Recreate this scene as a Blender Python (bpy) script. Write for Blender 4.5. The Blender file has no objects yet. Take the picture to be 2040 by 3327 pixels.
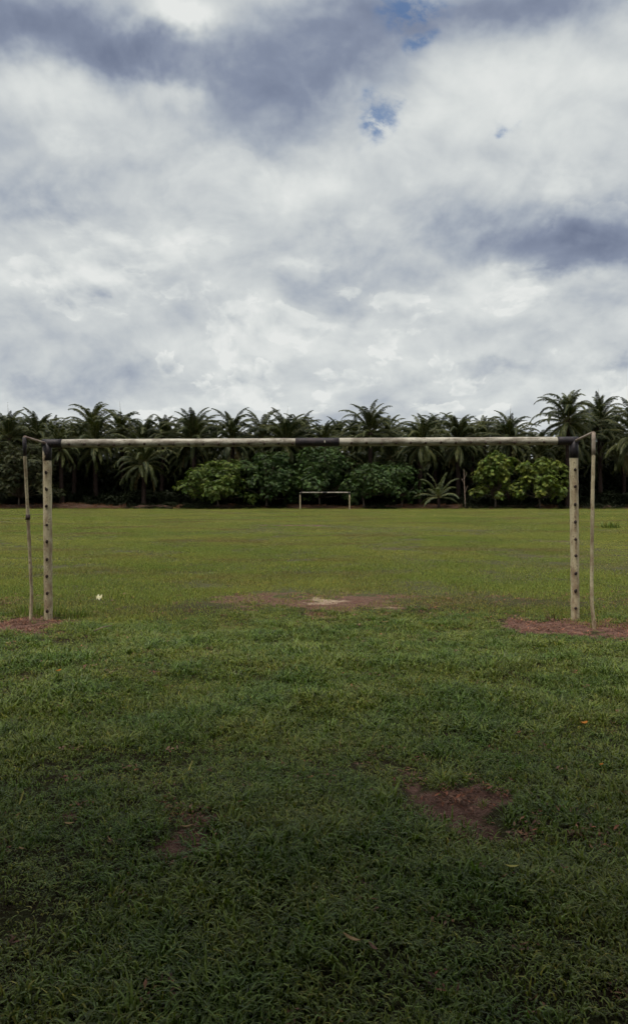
import bpy, math, random
import numpy as np
from mathutils import Vector, Matrix

# ------------------------------------------------------------------ camera
SC = bpy.context.scene
COL = SC.collection
R = math.radians
CAM_Z = 1.67
F, CX, HY = 2380.0, 1020.0, 1618.0          # focal length, centre and horizon in photo pixels
cam = bpy.data.cameras.new('camera')
cam.sensor_fit = 'HORIZONTAL'
cam.sensor_width = 24.0
cam.lens = 24.0 * F / 2040.0
cam.shift_y = -45.5 / 2040.0
cam.clip_start = 0.05
cam.clip_end = 6000
camo = bpy.data.objects.new('camera', cam)
COL.objects.link(camo)
camo.location = (0, 0, CAM_Z)
camo.rotation_euler = (R(90), 0, 0)
SC.camera = camo


def P(u, v, d):
    """point of the place seen at photo pixel (u, v) at distance d along the field"""
    return Vector(((u - CX) / F * d, d, CAM_Z + (HY - v) / F * d))


def G(u, v):
    """ground point under photo pixel"""
    d = CAM_Z * F / (v - HY)
    return ((u - CX) / F * d, d)


# ------------------------------------------------------------------ exposure
SC.view_settings.view_transform = 'Standard'
SC.view_settings.look = 'None'
SC.view_settings.exposure = 1.0
SC.view_settings.gamma = 1.0
SC.render.engine = 'CYCLES'
SC.cycles.use_denoising = True
SC.cycles.max_bounces = 4
SC.cycles.use_adaptive_sampling = True
SC.cycles.adaptive_threshold = 0.02
SC.cycles.adaptive_min_samples = 6
SC.cycles.transparent_max_bounces = 6

# ------------------------------------------------------------------ sky
SUN_EL, SUN_AZ = R(70), R(215)               # azimuth clockwise from +Y: behind the camera, a little left


class NT:
    """tiny helper for node expressions"""
    def __init__(s, tree, dim='3D'):
        s.t = tree
        s.dim = dim
        s.n = tree.nodes
        s.l = tree.links

    def new(s, kind, **kw):
        nd = s.n.new(kind)
        for k, v in kw.items():
            setattr(nd, k, v)
        return nd

    def put(s, sock, val):
        if hasattr(val, 'is_output'):
            s.l.new(val, sock)
        else:
            sock.default_value = val

    def m(s, op, a, b=0.0, c=0.0, clamp=False):
        nd = s.new('ShaderNodeMath', operation=op, use_clamp=clamp)
        for i, v in enumerate((a, b, c)):
            s.put(nd.inputs[i], v)
        return nd.outputs[0]

    def vm(s, op, a, b=None, scale=None):
        nd = s.new('ShaderNodeVectorMath', operation=op)
        s.put(nd.inputs[0], a)
        if b is not None:
            s.put(nd.inputs[1], b)
        if scale is not None:
            s.put(nd.inputs['Scale'], scale)
        return nd.outputs[1] if op in ('LENGTH', 'DOT_PRODUCT') else nd.outputs[0]

    def xyz(s, x, y, z):
        nd = s.new('ShaderNodeCombineXYZ')
        for i, v in enumerate((x, y, z)):
            s.put(nd.inputs[i], v)
        return nd.outputs[0]

    def sep(s, v):
        nd = s.new('ShaderNodeSeparateXYZ')
        s.l.new(v, nd.inputs[0])
        return nd.outputs

    def noise(s, vec, scale, detail=4.0, rough=0.5, dist=0.0, lac=2.0, color=False):
        nd = s.new('ShaderNodeTexNoise')
        nd.noise_dimensions = s.dim
        if vec is not None:
            s.put(nd.inputs['Vector'], vec)
        nd.inputs['Scale'].default_value = scale
        nd.inputs['Detail'].default_value = detail
        nd.inputs['Roughness'].default_value = rough
        nd.inputs['Distortion'].default_value = dist
        nd.inputs['Lacunarity'].default_value = lac
        return nd.outputs['Color' if color else 'Fac']

    def puffs(s, vec, scale):
        nd = s.new('ShaderNodeTexVoronoi', voronoi_dimensions='2D', feature='F1')
        s.put(nd.inputs['Vector'], vec)
        nd.inputs['Scale'].default_value = scale
        nd.inputs['Detail'].default_value = 2.0
        nd.inputs['Roughness'].default_value = 0.5
        return nd.outputs['Distance']

    def ramp(s, fac, stops, interp='LINEAR'):
        nd = s.new('ShaderNodeValToRGB')
        cr = nd.color_ramp
        cr.interpolation = interp
        while len(cr.elements) < len(stops):
            cr.elements.new(0.5)
        for e, (p, c) in zip(cr.elements, stops):
            e.position = p
            e.color = (*c, 1.0) if len(c) == 3 else c
        s.put(nd.inputs[0], fac)
        return nd.outputs[0]

    def mix(s, fac, a, b, blend='MIX'):
        nd = s.new('ShaderNodeMix', data_type='RGBA', blend_type=blend)
        s.put(nd.inputs[0], fac)
        for k, v in ((6, a), (7, b)):
            if not hasattr(v, 'is_output') and len(v) == 3:
                v = (*v, 1.0)
            s.put(nd.inputs[k], v)
        return nd.outputs[2]

    def rng(s, v, a, b, lo=0.0, hi=1.0, smooth=True):
        nd = s.new('ShaderNodeMapRange', interpolation_type='SMOOTHSTEP' if smooth else 'LINEAR')
        s.put(nd.inputs[0], v)
        for i, q in enumerate((a, b, lo, hi)):
            nd.inputs[i + 1].default_value = q
        return nd.outputs[0]


world = bpy.data.worlds.new('World')
SC.world = world
world.use_nodes = True
world.cycles.sampling_method = 'MANUAL'
world.cycles.sample_map_resolution = 256
world.node_tree.nodes.clear()
W = NT(world.node_tree, '2D')
w_out = W.new('ShaderNodeOutputWorld')
w_bg = W.new('ShaderNodeBackground')
w_bg.inputs['Strength'].default_value = 0.1
W.l.new(w_bg.outputs[0], w_out.inputs[0])
nish = W.new('ShaderNodeTexSky', sky_type='NISHITA')
nish.sun_disc = False
nish.sun_elevation = SUN_EL
nish.sun_rotation = SUN_AZ
nish.air_density = 1.0
nish.dust_density = 0.6
nish.ozone_density = 2.0


def build_sky():
    d = W.new('ShaderNodeTexCoord').outputs['Generated']
    x, y, z = W.sep(d)
    az = W.m('ARCTAN2', x, y)
    el = W.m('ARCSINE', z)
    # cloud layer in perspective: directions projected to a plane overhead, kept deep towards the horizon
    den = W.m('ADD', W.m('MAXIMUM', z, 0.0), 0.55)
    q = W.xyz(W.m('DIVIDE', x, den), W.m('DIVIDE', y, den), 0.0)
    wv = W.vm('SUBTRACT', W.noise(q, 3.5, 2.0, 0.5, color=True), (0.5, 0.5, 0.5))
    qw = W.vm('ADD', q, W.vm('SCALE', wv, scale=0.10))
    big = W.noise(qw, 3.2, 5.0, 0.5)
    mid = W.noise(qw, 8.5, 7.0, 0.55)
    # a copy shifted towards the zenith: the difference lights the upper rims of the clouds
    mid2 = W.noise(W.vm('MULTIPLY', qw, (0.975, 0.975, 1.0)), 8.5, 4.0, 0.55)
    rim = W.m('SUBTRACT', mid, mid2)
    big2 = W.noise(W.vm('MULTIPLY', qw, (0.945, 0.945, 1.0)), 3.2, 3.0, 0.5)
    bigrim = W.m('SUBTRACT', big, big2)
    fine = W.noise(W.vm('ADD', qw, (7.3, 2.1, 0.0)), 24.0, 5.0, 0.6)
    puff = W.puffs(W.vm('ADD', qw, W.vm('SCALE', W.vm('SUBTRACT', W.xyz(fine, mid, 0.0), (0.5, 0.5, 0.0)), scale=0.07)), 8.0)
    # warped angles so that the large masses have ragged outlines
    ws = W.sep(W.vm('SUBTRACT', W.noise(q, 6.0, 5.0, 0.6, color=True), (0.5, 0.5, 0.5)))
    azw = W.m('MULTIPLY_ADD', ws[0], 0.15, az)
    elw = W.m('MULTIPLY_ADD', ws[1], 0.10, el)
    # heaped clouds low in the sky: crisp cauliflower outlines, lit tops, grey bases
    heap = W.m('MULTIPLY_ADD', puff, -0.34, W.m('ADD', W.m('MULTIPLY', big, 0.6), W.m('MULTIPLY', mid, 0.5)))
    low = W.rng(z, 0.14, 0.42, 1.0, 0.0)
    cum = W.rng(heap, 0.335, 0.40)
    core = W.rng(heap, 0.37, 0.52)

    def blob(u, v, ru, rv):
        cx_, cz_ = (u / 0.7407 - CX) / F, (HY - v / 0.7407) / F
        a0 = math.atan(cx_)
        e0 = math.atan2(cz_, math.hypot(1, cx_))
        ra, re = ru / 0.7407 / F, rv / 0.7407 / F / (1 + cz_ * cz_)
        dx = W.m('MULTIPLY_ADD', azw, 1 / ra, -a0 / ra)
        dy = W.m('MULTIPLY_ADD', elw, 1 / re, -e0 / re)
        r2 = W.m('MULTIPLY_ADD', dx, dx, W.m('MULTIPLY', dy, dy))
        return W.m('POWER', 0.3679, r2)

    V = W.m('MULTIPLY_ADD', big, 0.40, 0.70 - 0.20)
    V = W.m('MULTIPLY_ADD', low, 0.03, V)
    V = W.m('MULTIPLY_ADD', mid, 0.14, W.m('SUBTRACT', V, 0.07))
    V = W.m('MULTIPLY_ADD', rim, 0.42, V)
    V = W.m('MULTIPLY_ADD', bigrim, 0.8, V)
    V = W.m('MULTIPLY_ADD', W.m('SUBTRACT', fine, 0.5), 0.055, V)
    hv = W.m('MULTIPLY', cum, W.m('MULTIPLY_ADD', rim, 1.0, W.m('MULTIPLY_ADD', core, -0.19, 0.13)))
    V = W.m('MULTIPLY_ADD', hv, W.m('MULTIPLY_ADD', low, 0.85, 0.15), V)
    for (u, v, ru, rv, amp) in CLOUD_MASSES:
        V = W.m('MULTIPLY_ADD', blob(u, v, ru, rv), amp, V)
    col = W.ramp(V, CLOUD_RAMP)
    hole = None
    for (u, v, ru, rv, amp) in BLUE_GAPS:
        h = W.m('MULTIPLY', blob(u, v, ru, rv), amp)
        hole = h if hole is None else W.m('MAXIMUM', hole, h)
    hole = W.m('MULTIPLY', hole, W.m('MULTIPLY_ADD', W.m('SUBTRACT', fine, 0.47), 5.0, 0.9))
    hole = W.rng(hole, 0.05, 1.25)
    hole = W.m('MULTIPLY', hole, 0.80)
    blue = W.mix(1.0, nish.outputs[0], (0.42, 0.50, 0.56), 'MULTIPLY')
    W.l.new(W.mix(hole, col, blue), w_bg.inputs['Color'])


CLOUD_RAMP = [(p, tuple(c / 2.0 for c in k)) for p, k in (
    (0.0, (1.6, 1.93, 2.8)), (0.22, (2.35, 2.75, 3.68)), (0.42, (3.8, 4.24, 4.88)),
    (0.62, (5.45, 5.8, 6.0)), (0.82, (6.8, 7.1, 7.05)), (1.0, (7.8, 8.0, 7.85)))]
CLOUD_MASSES = [
    (680, 160, 320, 150, -0.55), (40, 30, 320, 120, -0.55), (320, 130, 140, 100, -0.24), (590, 310, 200, 70, -0.20), (870, 50, 130, 80, -0.22),
    (1540, 575, 480, 84, -0.28), (1320, 580, 320, 70, -0.22), (1420, 500, 360, 100, -0.12), (110, 480, 240, 130, -0.22), (1300, -10, 320, 70, -0.40),
    (830, 715, 190, 48, -0.22), (1480, 865, 100, 24, -0.28), (1180, 900, 110, 20, -0.20), (640, 860, 80, 16, -0.14),
    (60, 940, 200, 32, -0.20), (320, 640, 70, 40, -0.14),
    (430, 15, 110, 55, 0.70), (110, 235, 160, 65, 0.24), (740, 490, 230, 75, 0.12), (1060, 330, 280, 150, 0.14),
    (1300, 190, 250, 80, 0.16), (80, 660, 170, 40, 0.20), (1220, 690, 210, 30, 0.22), (520, 865, 90, 22, 0.12),
    (1040, 890, 100, 26, 0.14), (730, 632, 80, 14, 0.18), (780, 788, 100, 12, 0.14), (430, 240, 90, 36, 0.24),
]
BLUE_GAPS = [(900, 280, 44, 58, 1.15), (985, 98, 40, 26, 1.0), (985, 20, 80, 46, 1.2), (1225, 305, 22, 18, 0.55), (935, 232, 22, 14, 0.6)]
build_sky()

# ------------------------------------------------------------------ sun (veiled by the cloud)
sun = bpy.data.lights.new('sun', 'SUN')
sun.energy = 1.5
sun.angle = R(22)
sun.color = (1.0, 0.94, 0.84)
suno = bpy.data.objects.new('sun', sun)
COL.objects.link(suno)
sd = Vector((math.sin(SUN_AZ) * math.cos(SUN_EL), math.cos(SUN_AZ) * math.cos(SUN_EL), math.sin(SUN_EL)))
suno.rotation_euler = sd.to_track_quat('Z', 'Y').to_euler()
suno.location = sd * 60


# ------------------------------------------------------------------ general helpers
def tag(o, label=None, cat=None, group=None, kind=None):
    if label:
        o['label'] = label
    if cat:
        o['category'] = cat
    if group:
        o['group'] = group
    if kind:
        o['kind'] = kind
    return o


def link(name, data, parent=None, loc=None, rot=None, scale=None):
    o = bpy.data.objects.new(name, data)
    COL.objects.link(o)
    if parent is not None:
        o.parent = parent
    if loc is not None:
        o.location = loc
    if rot is not None:
        o.rotation_euler = rot
    if scale is not None:
        o.scale = scale
    return o


def empty(name, loc=(0, 0, 0), rz=0.0, s=1.0):
    o = link(name, None, None, loc, (0, 0, rz), (s, s, s))
    o.empty_display_size = 0.2
    return o


class MB:
    """collects faces of one mesh"""
    def __init__(s):
        s.v, s.f, s.mi, s.col = [], [], [], []

    def add(s, verts, faces, mi=0, col=None):
        o = len(s.v)
        s.v.extend(tuple(p) for p in verts)
        s.f.extend(tuple(i + o for i in f) for f in faces)
        s.mi.extend([mi] * len(faces))
        s.col.extend([col if col is not None else (0.5, 0.5, 0.5)] * len(verts))

    def tube(s, pts, radii, n=8, mi=0, caps=True, col=None, twist=None):
        pts = [Vector(p) for p in pts]
        verts, faces = [], []
        ref = None
        for i, p in enumerate(pts):
            t = (pts[min(i + 1, len(pts) - 1)] - pts[max(i - 1, 0)]).normalized()
            if ref is None:
                ref = Vector((1, 0, 0)) if abs(t.x) < 0.8 else Vector((0, 0, 1))
            a = (ref - t * ref.dot(t)).normalized()
            ref = a
            b = t.cross(a)
            r = radii[i]
            for k in range(n):
                ang = 2 * math.pi * k / n
                rr = r if not callable(r) else r(ang)
                verts.append(p + (a * math.cos(ang) + b * math.sin(ang)) * rr)
        for i in range(len(pts) - 1):
            for k in range(n):
                k2 = (k + 1) % n
                faces.append((i * n + k, i * n + k2, (i + 1) * n + k2, (i + 1) * n + k))
        if caps:
            faces.append(tuple(reversed(range(n))))
            o = (len(pts) - 1) * n
            faces.append(tuple(range(o, o + n)))
        s.add(verts, faces, mi, col)

    def mesh(s, name, mats, smooth=False):
        me = bpy.data.meshes.new(name)
        me.from_pydata(s.v, [], s.f)
        for m in (mats if isinstance(mats, (list, tuple)) else [mats]):
            me.materials.append(m)
        if any(s.mi):
            me.polygons.foreach_set('material_index', s.mi)
        at = me.attributes.new('tint', 'FLOAT_COLOR', 'POINT')
        c = np.ones((len(s.v), 4), dtype=np.float32)
        c[:, :3] = np.array(s.col, dtype=np.float32)
        at.data.foreach_set('color', c.ravel())
        if smooth:
            me.polygons.foreach_set('use_smooth', [True] * len(me.polygons))
        me.update()
        return me


def hash2(ix, iy, seed):
    h = (ix.astype(np.int64) * 374761393 + iy.astype(np.int64) * 668265263 + seed * 974711) & 0x7fffffff
    h = ((h ^ (h >> 13)) * 1274126177) & 0x7fffffff
    return ((h ^ (h >> 16)) & 0xffff) / 65535.0


def vnoise(x, y, seed=0):
    x = np.asarray(x, dtype=float)
    y = np.asarray(y, dtype=float)
    ix, iy = np.floor(x), np.floor(y)
    fx, fy = x - ix, y - iy
    fx, fy = fx * fx * (3 - 2 * fx), fy * fy * (3 - 2 * fy)
    a, b = hash2(ix, iy, seed), hash2(ix + 1, iy, seed)
    c, d = hash2(ix, iy + 1, seed), hash2(ix + 1, iy + 1, seed)
    return (a * (1 - fx) + b * fx) * (1 - fy) + (c * (1 - fx) + d * fx) * fy


def fbm(x, y, seed=0, o=4):
    s, a, t = 0.0, 0.5, 0.0
    for k in range(o):
        s = s + a * vnoise(x * 2 ** k, y * 2 ** k, seed + k * 17)
        t += a
        a *= 0.5
    return s / t


def ground_h(x, y):
    x = np.asarray(x, dtype=float)
    y = np.asarray(y, dtype=float)
    near = np.exp(-np.maximum(y - 6, 0) / 14.0)
    return (fbm(x * 0.55, y * 0.55, 5, 2) - 0.5) * 0.14 * near + (fbm(x * 2.6, y * 2.6, 57, 2) - 0.5) * 0.05 * near * np.clip((13.0 - y) / 4.0, 0.15, 1)


# bare or worn ground: x, y, rx, ry, strength, kind (0 red-brown soil, 1 pale tan clay)
BARE = [
    (0.17, 11.80, 0.27, 0.36, 1.5, 1), (0.30, 11.75, 1.6, 1.25, 0.56, 0), (-0.95, 11.9, 0.95, 1.0, 0.58, 0), (0.2, 11.1, 0.5, 0.6, 0.9, 0),
    (0.98, 11.05, 0.42, 0.07, 0.7, 1), (-3.95, 9.45, 0.75, 0.62, 1.15, 0), (-4.7, 9.5, 0.7, 0.6, 1.1, 0),
    (3.45, 9.55, 0.95, 0.55, 1.1, 0), (4.3, 9.2, 0.7, 0.62, 1.1, 0), (2.75, 9.95, 0.45, 0.2, 0.8, 0),
    (0.74, 3.98, 0.29, 0.36, 1.0, 0), (0.58, 4.18, 0.12, 0.12, 0.9, 0), (0.95, 4.25, 0.10, 0.12, 0.8, 0),
    (-0.50, 3.72, 0.15, 0.09, 0.85, 0), (-0.62, 3.46, 0.10, 0.13, 0.85, 0), (-1.33, 3.82, 0.19, 0.09, 0.8, 0),
    (-1.03, 7.75, 0.20, 0.16, 0.85, 0), (1.35, 3.55, 0.16, 0.08, 0.7, 0), (1.15, 3.3, 0.10, 0.06, 0.6, 0),
    (-1.4, 44.0, 2.6, 2.2, 0.55, 0), (-27.0, 88.0, 6.0, 5.0, 0.4, 1), (2.0, 24.0, 2.2, 1.0, 0.35, 0),
    (7.5, 21.0, 2.4, 0.8, 0.4, 0), (9.0, 28.0, 2.0, 1.2, 0.4, 0), (-6.5, 17.5, 1.8, 0.6, 0.3, 0),
]


def bare_at(x, y, kind=None):
    w = (fbm(x * 4.0, y * 4.0, 31, 4) - 0.5)
    s = np.zeros_like(np.asarray(x, dtype=float))
    for (cx_, cy_, rx, ry, st, kd) in BARE:
        if kind is not None and kd != kind:
            continue
        r = np.sqrt(((x - cx_) / rx) ** 2 + ((y - cy_) / ry) ** 2)
        s = np.maximum(s, st * np.clip((1.3 + w * 2.6 - r) / 0.8, 0, 1))
    return s


# ------------------------------------------------------------------ materials
def material(name):
    m = bpy.data.materials.new(name)
    m.use_nodes = True
    m.node_tree.nodes.clear()
    t = NT(m.node_tree)
    out = t.new('ShaderNodeOutputMaterial')
    return m, t, out


def principled(t, out, color, rough=0.8, spec=0.3, bump=None, bump_s=0.3, bump_d=0.01, metal=0.0):
    b = t.new('ShaderNodeBsdfPrincipled')
    if not hasattr(color, 'is_output') and len(color) == 3:
        color = (*color, 1)
    t.put(b.inputs['Base Color'], color)
    t.put(b.inputs['Roughness'], rough)
    b.inputs['Specular IOR Level'].default_value = spec
    b.inputs['Metallic'].default_value = metal
    if bump is not None:
        bn = t.new('ShaderNodeBump')
        bn.inputs['Strength'].default_value = bump_s
        bn.inputs['Distance'].default_value = bump_d
        t.l.new(bump, bn.inputs['Height'])
        t.l.new(bn.outputs[0], b.inputs['Normal'])
    t.l.new(b.outputs[0], out.inputs[0])
    return b


def leafy(name, base, vary=0.35, trans=0.25, rough=0.5, spec=0.3, noise_scale=0.5, second=None, third=None, rand=0.0):
    """leaf material: tint attribute per leaf x a slow world-space variation, some translucency"""
    m, t, out = material(name)
    at = t.new('ShaderNodeAttribute', attribute_name='tint')
    pos = t.new('ShaderNodeNewGeometry').outputs['Position']
    n = t.noise(pos, noise_scale, 3.0, 0.6)
    second = second or tuple(c * (1 + vary) for c in base)
    c = t.mix(t.rng(n, 0.35, 0.65), base, second)
    if third:
        n3 = t.noise(t.vm('MULTIPLY', pos, (0.6, 1.0, 1.0)), third[1], 5.0, 0.65)
        c = t.mix(t.rng(n3, 0.47, 0.66, 0, 0.9), c, third[0])
    c = t.mix(1.0, c, t.vm('SCALE', at.outputs['Color'], scale=2.0), 'MULTIPLY')
    if rand:
        oi = t.new('ShaderNodeObjectInfo').outputs['Random']
        c = t.mix(t.m('MULTIPLY', oi, oi), c, t.mix(1.0, c, (1 + 1.6 * rand, 1 + 1.1 * rand, 1 + 0.6 * rand), 'MULTIPLY'))
    b = t.new('ShaderNodeBsdfPrincipled')
    t.l.new(c, b.inputs['Base Color'])
    b.inputs['Roughness'].default_value = rough
    b.inputs['Specular IOR Level'].default_value = spec
    tr = t.new('ShaderNodeBsdfTranslucent')
    t.l.new(t.mix(1.0, c, (1.1, 1.25, 0.5), 'MULTIPLY'), tr.inputs[0])
    mx = t.new('ShaderNodeMixShader')
    mx.inputs[0].default_value = trans
    t.l.new(b.outputs[0], mx.inputs[1])
    t.l.new(tr.outputs[0], mx.inputs[2])
    t.l.new(mx.outputs[0], out.inputs[0])
    return m


def mat_ground():
    m, t, out = material('ground')
    pos = t.new('ShaderNodeNewGeometry').outputs['Position']
    soil_a = t.new('ShaderNodeAttribute', attribute_name='soil').outputs['Fac']
    clay_a = t.new('ShaderNodeAttribute', attribute_name='clay').outputs['Fac']
    n1 = t.noise(pos, 0.35, 5.0, 0.6)
    n2 = t.noise(pos, 14.0, 6.0, 0.65)
    n3 = t.noise(pos, 60.0, 4.0, 0.6)
    turf = t.mix(t.rng(n1, 0.35, 0.65), (0.034, 0.038, 0.014), (0.060, 0.058, 0.024))
    turf = t.mix(t.rng(n2, 0.35, 0.7), turf, (0.038, 0.026, 0.016))
    mown = t.mix(t.rng(n2, 0.3, 0.7), (0.070, 0.082, 0.028), (0.105, 0.090, 0.048))     # thinner thatch of the mown field
    turf = t.mix(t.rng(t.sep(pos)[1], 10.0, 13.0), turf, mown)
    soil = t.mix(t.rng(n2, 0.3, 0.7), (0.112, 0.056, 0.045), (0.215, 0.122, 0.095))
    soil = t.mix(t.rng(n3, 0.55, 0.75), soil, (0.20, 0.14, 0.10))
    clay = t.mix(t.rng(n2, 0.3, 0.7), (0.29, 0.21, 0.145), (0.44, 0.34, 0.25))
    f1 = t.rng(t.m('MULTIPLY_ADD', t.m('SUBTRACT', n2, 0.5), 0.5, soil_a), 0.25, 0.65)
    f2 = t.rng(t.m('MULTIPLY_ADD', t.m('SUBTRACT', n2, 0.5), 0.6, clay_a), 0.30, 0.75)
    c = t.mix(f2, t.mix(f1, turf, soil), clay)
    principled(t, out, c, 0.95, 0.1, t.m('ADD', n2, t.m('MULTIPLY', n3, 0.5)), 1.0, 0.05)
    return m


def mat_paint(name, base, stain, rust, long_axis='Z', stain_lo=0.50):
    """old gloss paint on pipe: stains, chips and rust, streaked along the pipe"""
    m, t, out = material(name)
    pos = t.new('ShaderNodeNewGeometry').outputs['Position']
    sc = {'Z': (1, 1, 0.25), 'X': (0.25, 1, 1)}[long_axis]
    ps = t.vm('MULTIPLY', pos, sc)
    n1 = t.noise(ps, 14.0, 6.0, 0.65)
    n2 = t.noise(pos, 5.0, 5.0, 0.6)
    n3 = t.noise(pos, 55.0, 4.0, 0.6)
    c = t.mix(t.rng(n1, stain_lo, stain_lo + 0.25), base, stain)
    c = t.mix(t.rng(n2, 0.45, 0.66, 0, 0.85), c, stain)
    n4 = t.noise(t.vm('MULTIPLY', pos, tuple(0.2 + 0.8 * k for k in sc)), 2.2, 3.0, 0.6)
    c = t.mix(t.rng(n4, 0.48, 0.70, 0, 0.42), c, rust)
    c = t.mix(t.rng(n3, 0.57, 0.68, 0, 0.85), c, rust)
    principled(t, out, c, 0.6, 0.35, t.m('ADD', n3, t.m('MULTIPLY', n1, 2.0)), 0.35, 0.004)
    return m


M = {}
M['ground'] = mat_ground()
M['cream'] = mat_paint('cream_paint', (0.56, 0.485, 0.32), (0.27, 0.19, 0.115), (0.085, 0.05, 0.035), 'Z', 0.46)
M['cream_bar'] = mat_paint('cream_bar_paint', (0.52, 0.485, 0.40), (0.19, 0.16, 0.12), (0.05, 0.035, 0.03), 'X', 0.41)
M['black'] = mat_paint('black_paint', (0.018, 0.016, 0.022), (0.035, 0.028, 0.032), (0.10, 0.07, 0.07))
M['rustpipe'] = mat_paint('rusty_pipe', (0.36, 0.30, 0.24), (0.16, 0.10, 0.085), (0.09, 0.05, 0.04))
M['rust'] = mat_paint('rust', (0.05, 0.03, 0.026), (0.03, 0.02, 0.02), (0.09, 0.045, 0.03))
M['frond'] = leafy('oil_palm_leaflets', (0.018, 0.029, 0.011), 0.4, 0.14, 0.5, 0.22, 0.25, (0.038, 0.050, 0.017), rand=0.9)
M['frond_light'] = leafy('young_palm_leaflets', (0.075, 0.095, 0.045), 0.3, 0.3, 0.45, 0.4, 0.6)
M['frond_dry'] = leafy('dry_palm_leaflets', (0.13, 0.095, 0.045), 0.3, 0.2, 0.8, 0.1, 0.6)
M['leaf_dark'] = leafy('dark_broad_leaves', (0.036, 0.070, 0.018), 0.4, 0.22, 0.5, 0.3, 0.5, (0.056, 0.096, 0.020))
M['leaf_mid'] = leafy('green_broad_leaves', (0.074, 0.116, 0.020), 0.4, 0.25, 0.5, 0.3, 0.5, (0.118, 0.158, 0.027))
M['leaf_lime'] = leafy('lime_broad_leaves', (0.092, 0.142, 0.024), 0.4, 0.28, 0.5, 0.3, 0.5, (0.165, 0.195, 0.034))
M['leaf_olive'] = leafy('olive_broad_leaves', (0.045, 0.050, 0.022), 0.3, 0.2, 0.6, 0.2, 0.5)
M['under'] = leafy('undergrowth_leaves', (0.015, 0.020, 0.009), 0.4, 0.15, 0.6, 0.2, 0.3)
M['grass_near'] = leafy('coarse_grass_blades', (0.080, 0.128, 0.023), 0.4, 0.25, 0.45, 0.30, 1.3, (0.132, 0.162, 0.031))
M['grass_field'] = leafy('field_grass_blades', (0.146, 0.192, 0.045), 0.4, 0.25, 0.6, 0.15, 0.13, (0.214, 0.232, 0.060), ((0.165, 0.138, 0.060), 0.24))
M['dry'] = leafy('dry_leaf', (0.33, 0.22, 0.11), 0.3, 0.2, 0.7, 0.2, 3.0)
M['litter'] = leafy('brown_leaf_litter', (0.115, 0.062, 0.046), 0.5, 0.05, 0.85, 0.1, 4.0, (0.21, 0.125, 0.09))
M['straw'] = leafy('dead_bank_grass', (0.085, 0.050, 0.034), 0.5, 0.1, 0.85, 0.1, 0.3, (0.17, 0.105, 0.065))


def mat_bark(name, a, b):
    m, t, out = material(name)
    pos = t.new('ShaderNodeTexCoord').outputs['Object']
    n = t.noise(pos, 6.0, 6.0, 0.65)
    principled(t, out, t.mix(t.rng(n, 0.35, 0.65), a, b), 0.9, 0.15, n, 0.8, 0.03)
    return m


M['palm_bark'] = mat_bark('palm_bark', (0.022, 0.014, 0.012), (0.050, 0.032, 0.027))
M['bark'] = mat_bark('bark', (0.06, 0.045, 0.035), (0.13, 0.10, 0.08))
M['pale_bark'] = mat_bark('pale_bark', (0.16, 0.11, 0.085), (0.30, 0.24, 0.19))
M['rachis'] = mat_bark('frond_rib', (0.085, 0.085, 0.035), (0.14, 0.13, 0.055))
M['bank'] = mat_bark('bank_soil', (0.050, 0.029, 0.021), (0.105, 0.062, 0.044))
M['paper'] = mat_bark('pale_scrap', (0.72, 0.66, 0.40), (0.80, 0.76, 0.55))
M['orange'] = mat_bark('orange_leaf', (0.42, 0.16, 0.03), (0.55, 0.26, 0.06))
M['yellow'] = mat_bark('yellow_blade', (0.34, 0.31, 0.08), (0.42, 0.38, 0.14))


# ------------------------------------------------------------------ ground
def axis(fine_lo, fine_hi, step, lo, hi, grow=1.22):
    a = list(np.arange(fine_lo, fine_hi + 1e-6, step))
    s, x = step, fine_hi
    while x < hi:
        s *= grow
        x = min(hi, x + s)
        a.append(x)
    s, x = step, fine_lo
    while x > lo:
        s *= grow
        x = max(lo, x - s)
        a.insert(0, x)
    return np.array(a)


def build_ground():
    xs = axis(-5.6, 5.6, 0.08, -2500, 2500, 1.16)
    ys = axis(1.6, 13.4, 0.08, -400, 4000, 1.05)
    X, Y = np.meshgrid(xs, ys)
    Z = ground_h(X, Y)
    nx, ny = len(xs), len(ys)
    v = np.stack([X.ravel(), Y.ravel(), Z.ravel()], 1)
    i = np.arange(nx * ny).reshape(ny, nx)
    f = np.stack([i[:-1, :-1].ravel(), i[:-1, 1:].ravel(), i[1:, 1:].ravel(), i[1:, :-1].ravel()], 1)
    me = bpy.data.meshes.new('ground')
    me.from_pydata(v.tolist(), [], f.tolist())
    me.polygons.foreach_set('use_smooth', [True] * len(me.polygons))
    for nm, kd in (('soil', 0), ('clay', 1)):
        at = me.attributes.new(nm, 'FLOAT', 'POINT')
        val = bare_at(X, Y, kd)
        if kd == 0:
            val = np.maximum(val, np.clip((Y - 109.0) / 2.0, 0, 1))     # plantation floor
        at.data.foreach_set('value', val.ravel().astype(np.float32))
    me.materials.append(M['ground'])
    tag(link('ground', me), 'playing field ground under the grass', 'ground', kind='structure')


build_ground()

BANK_Y = 110.6


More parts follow.
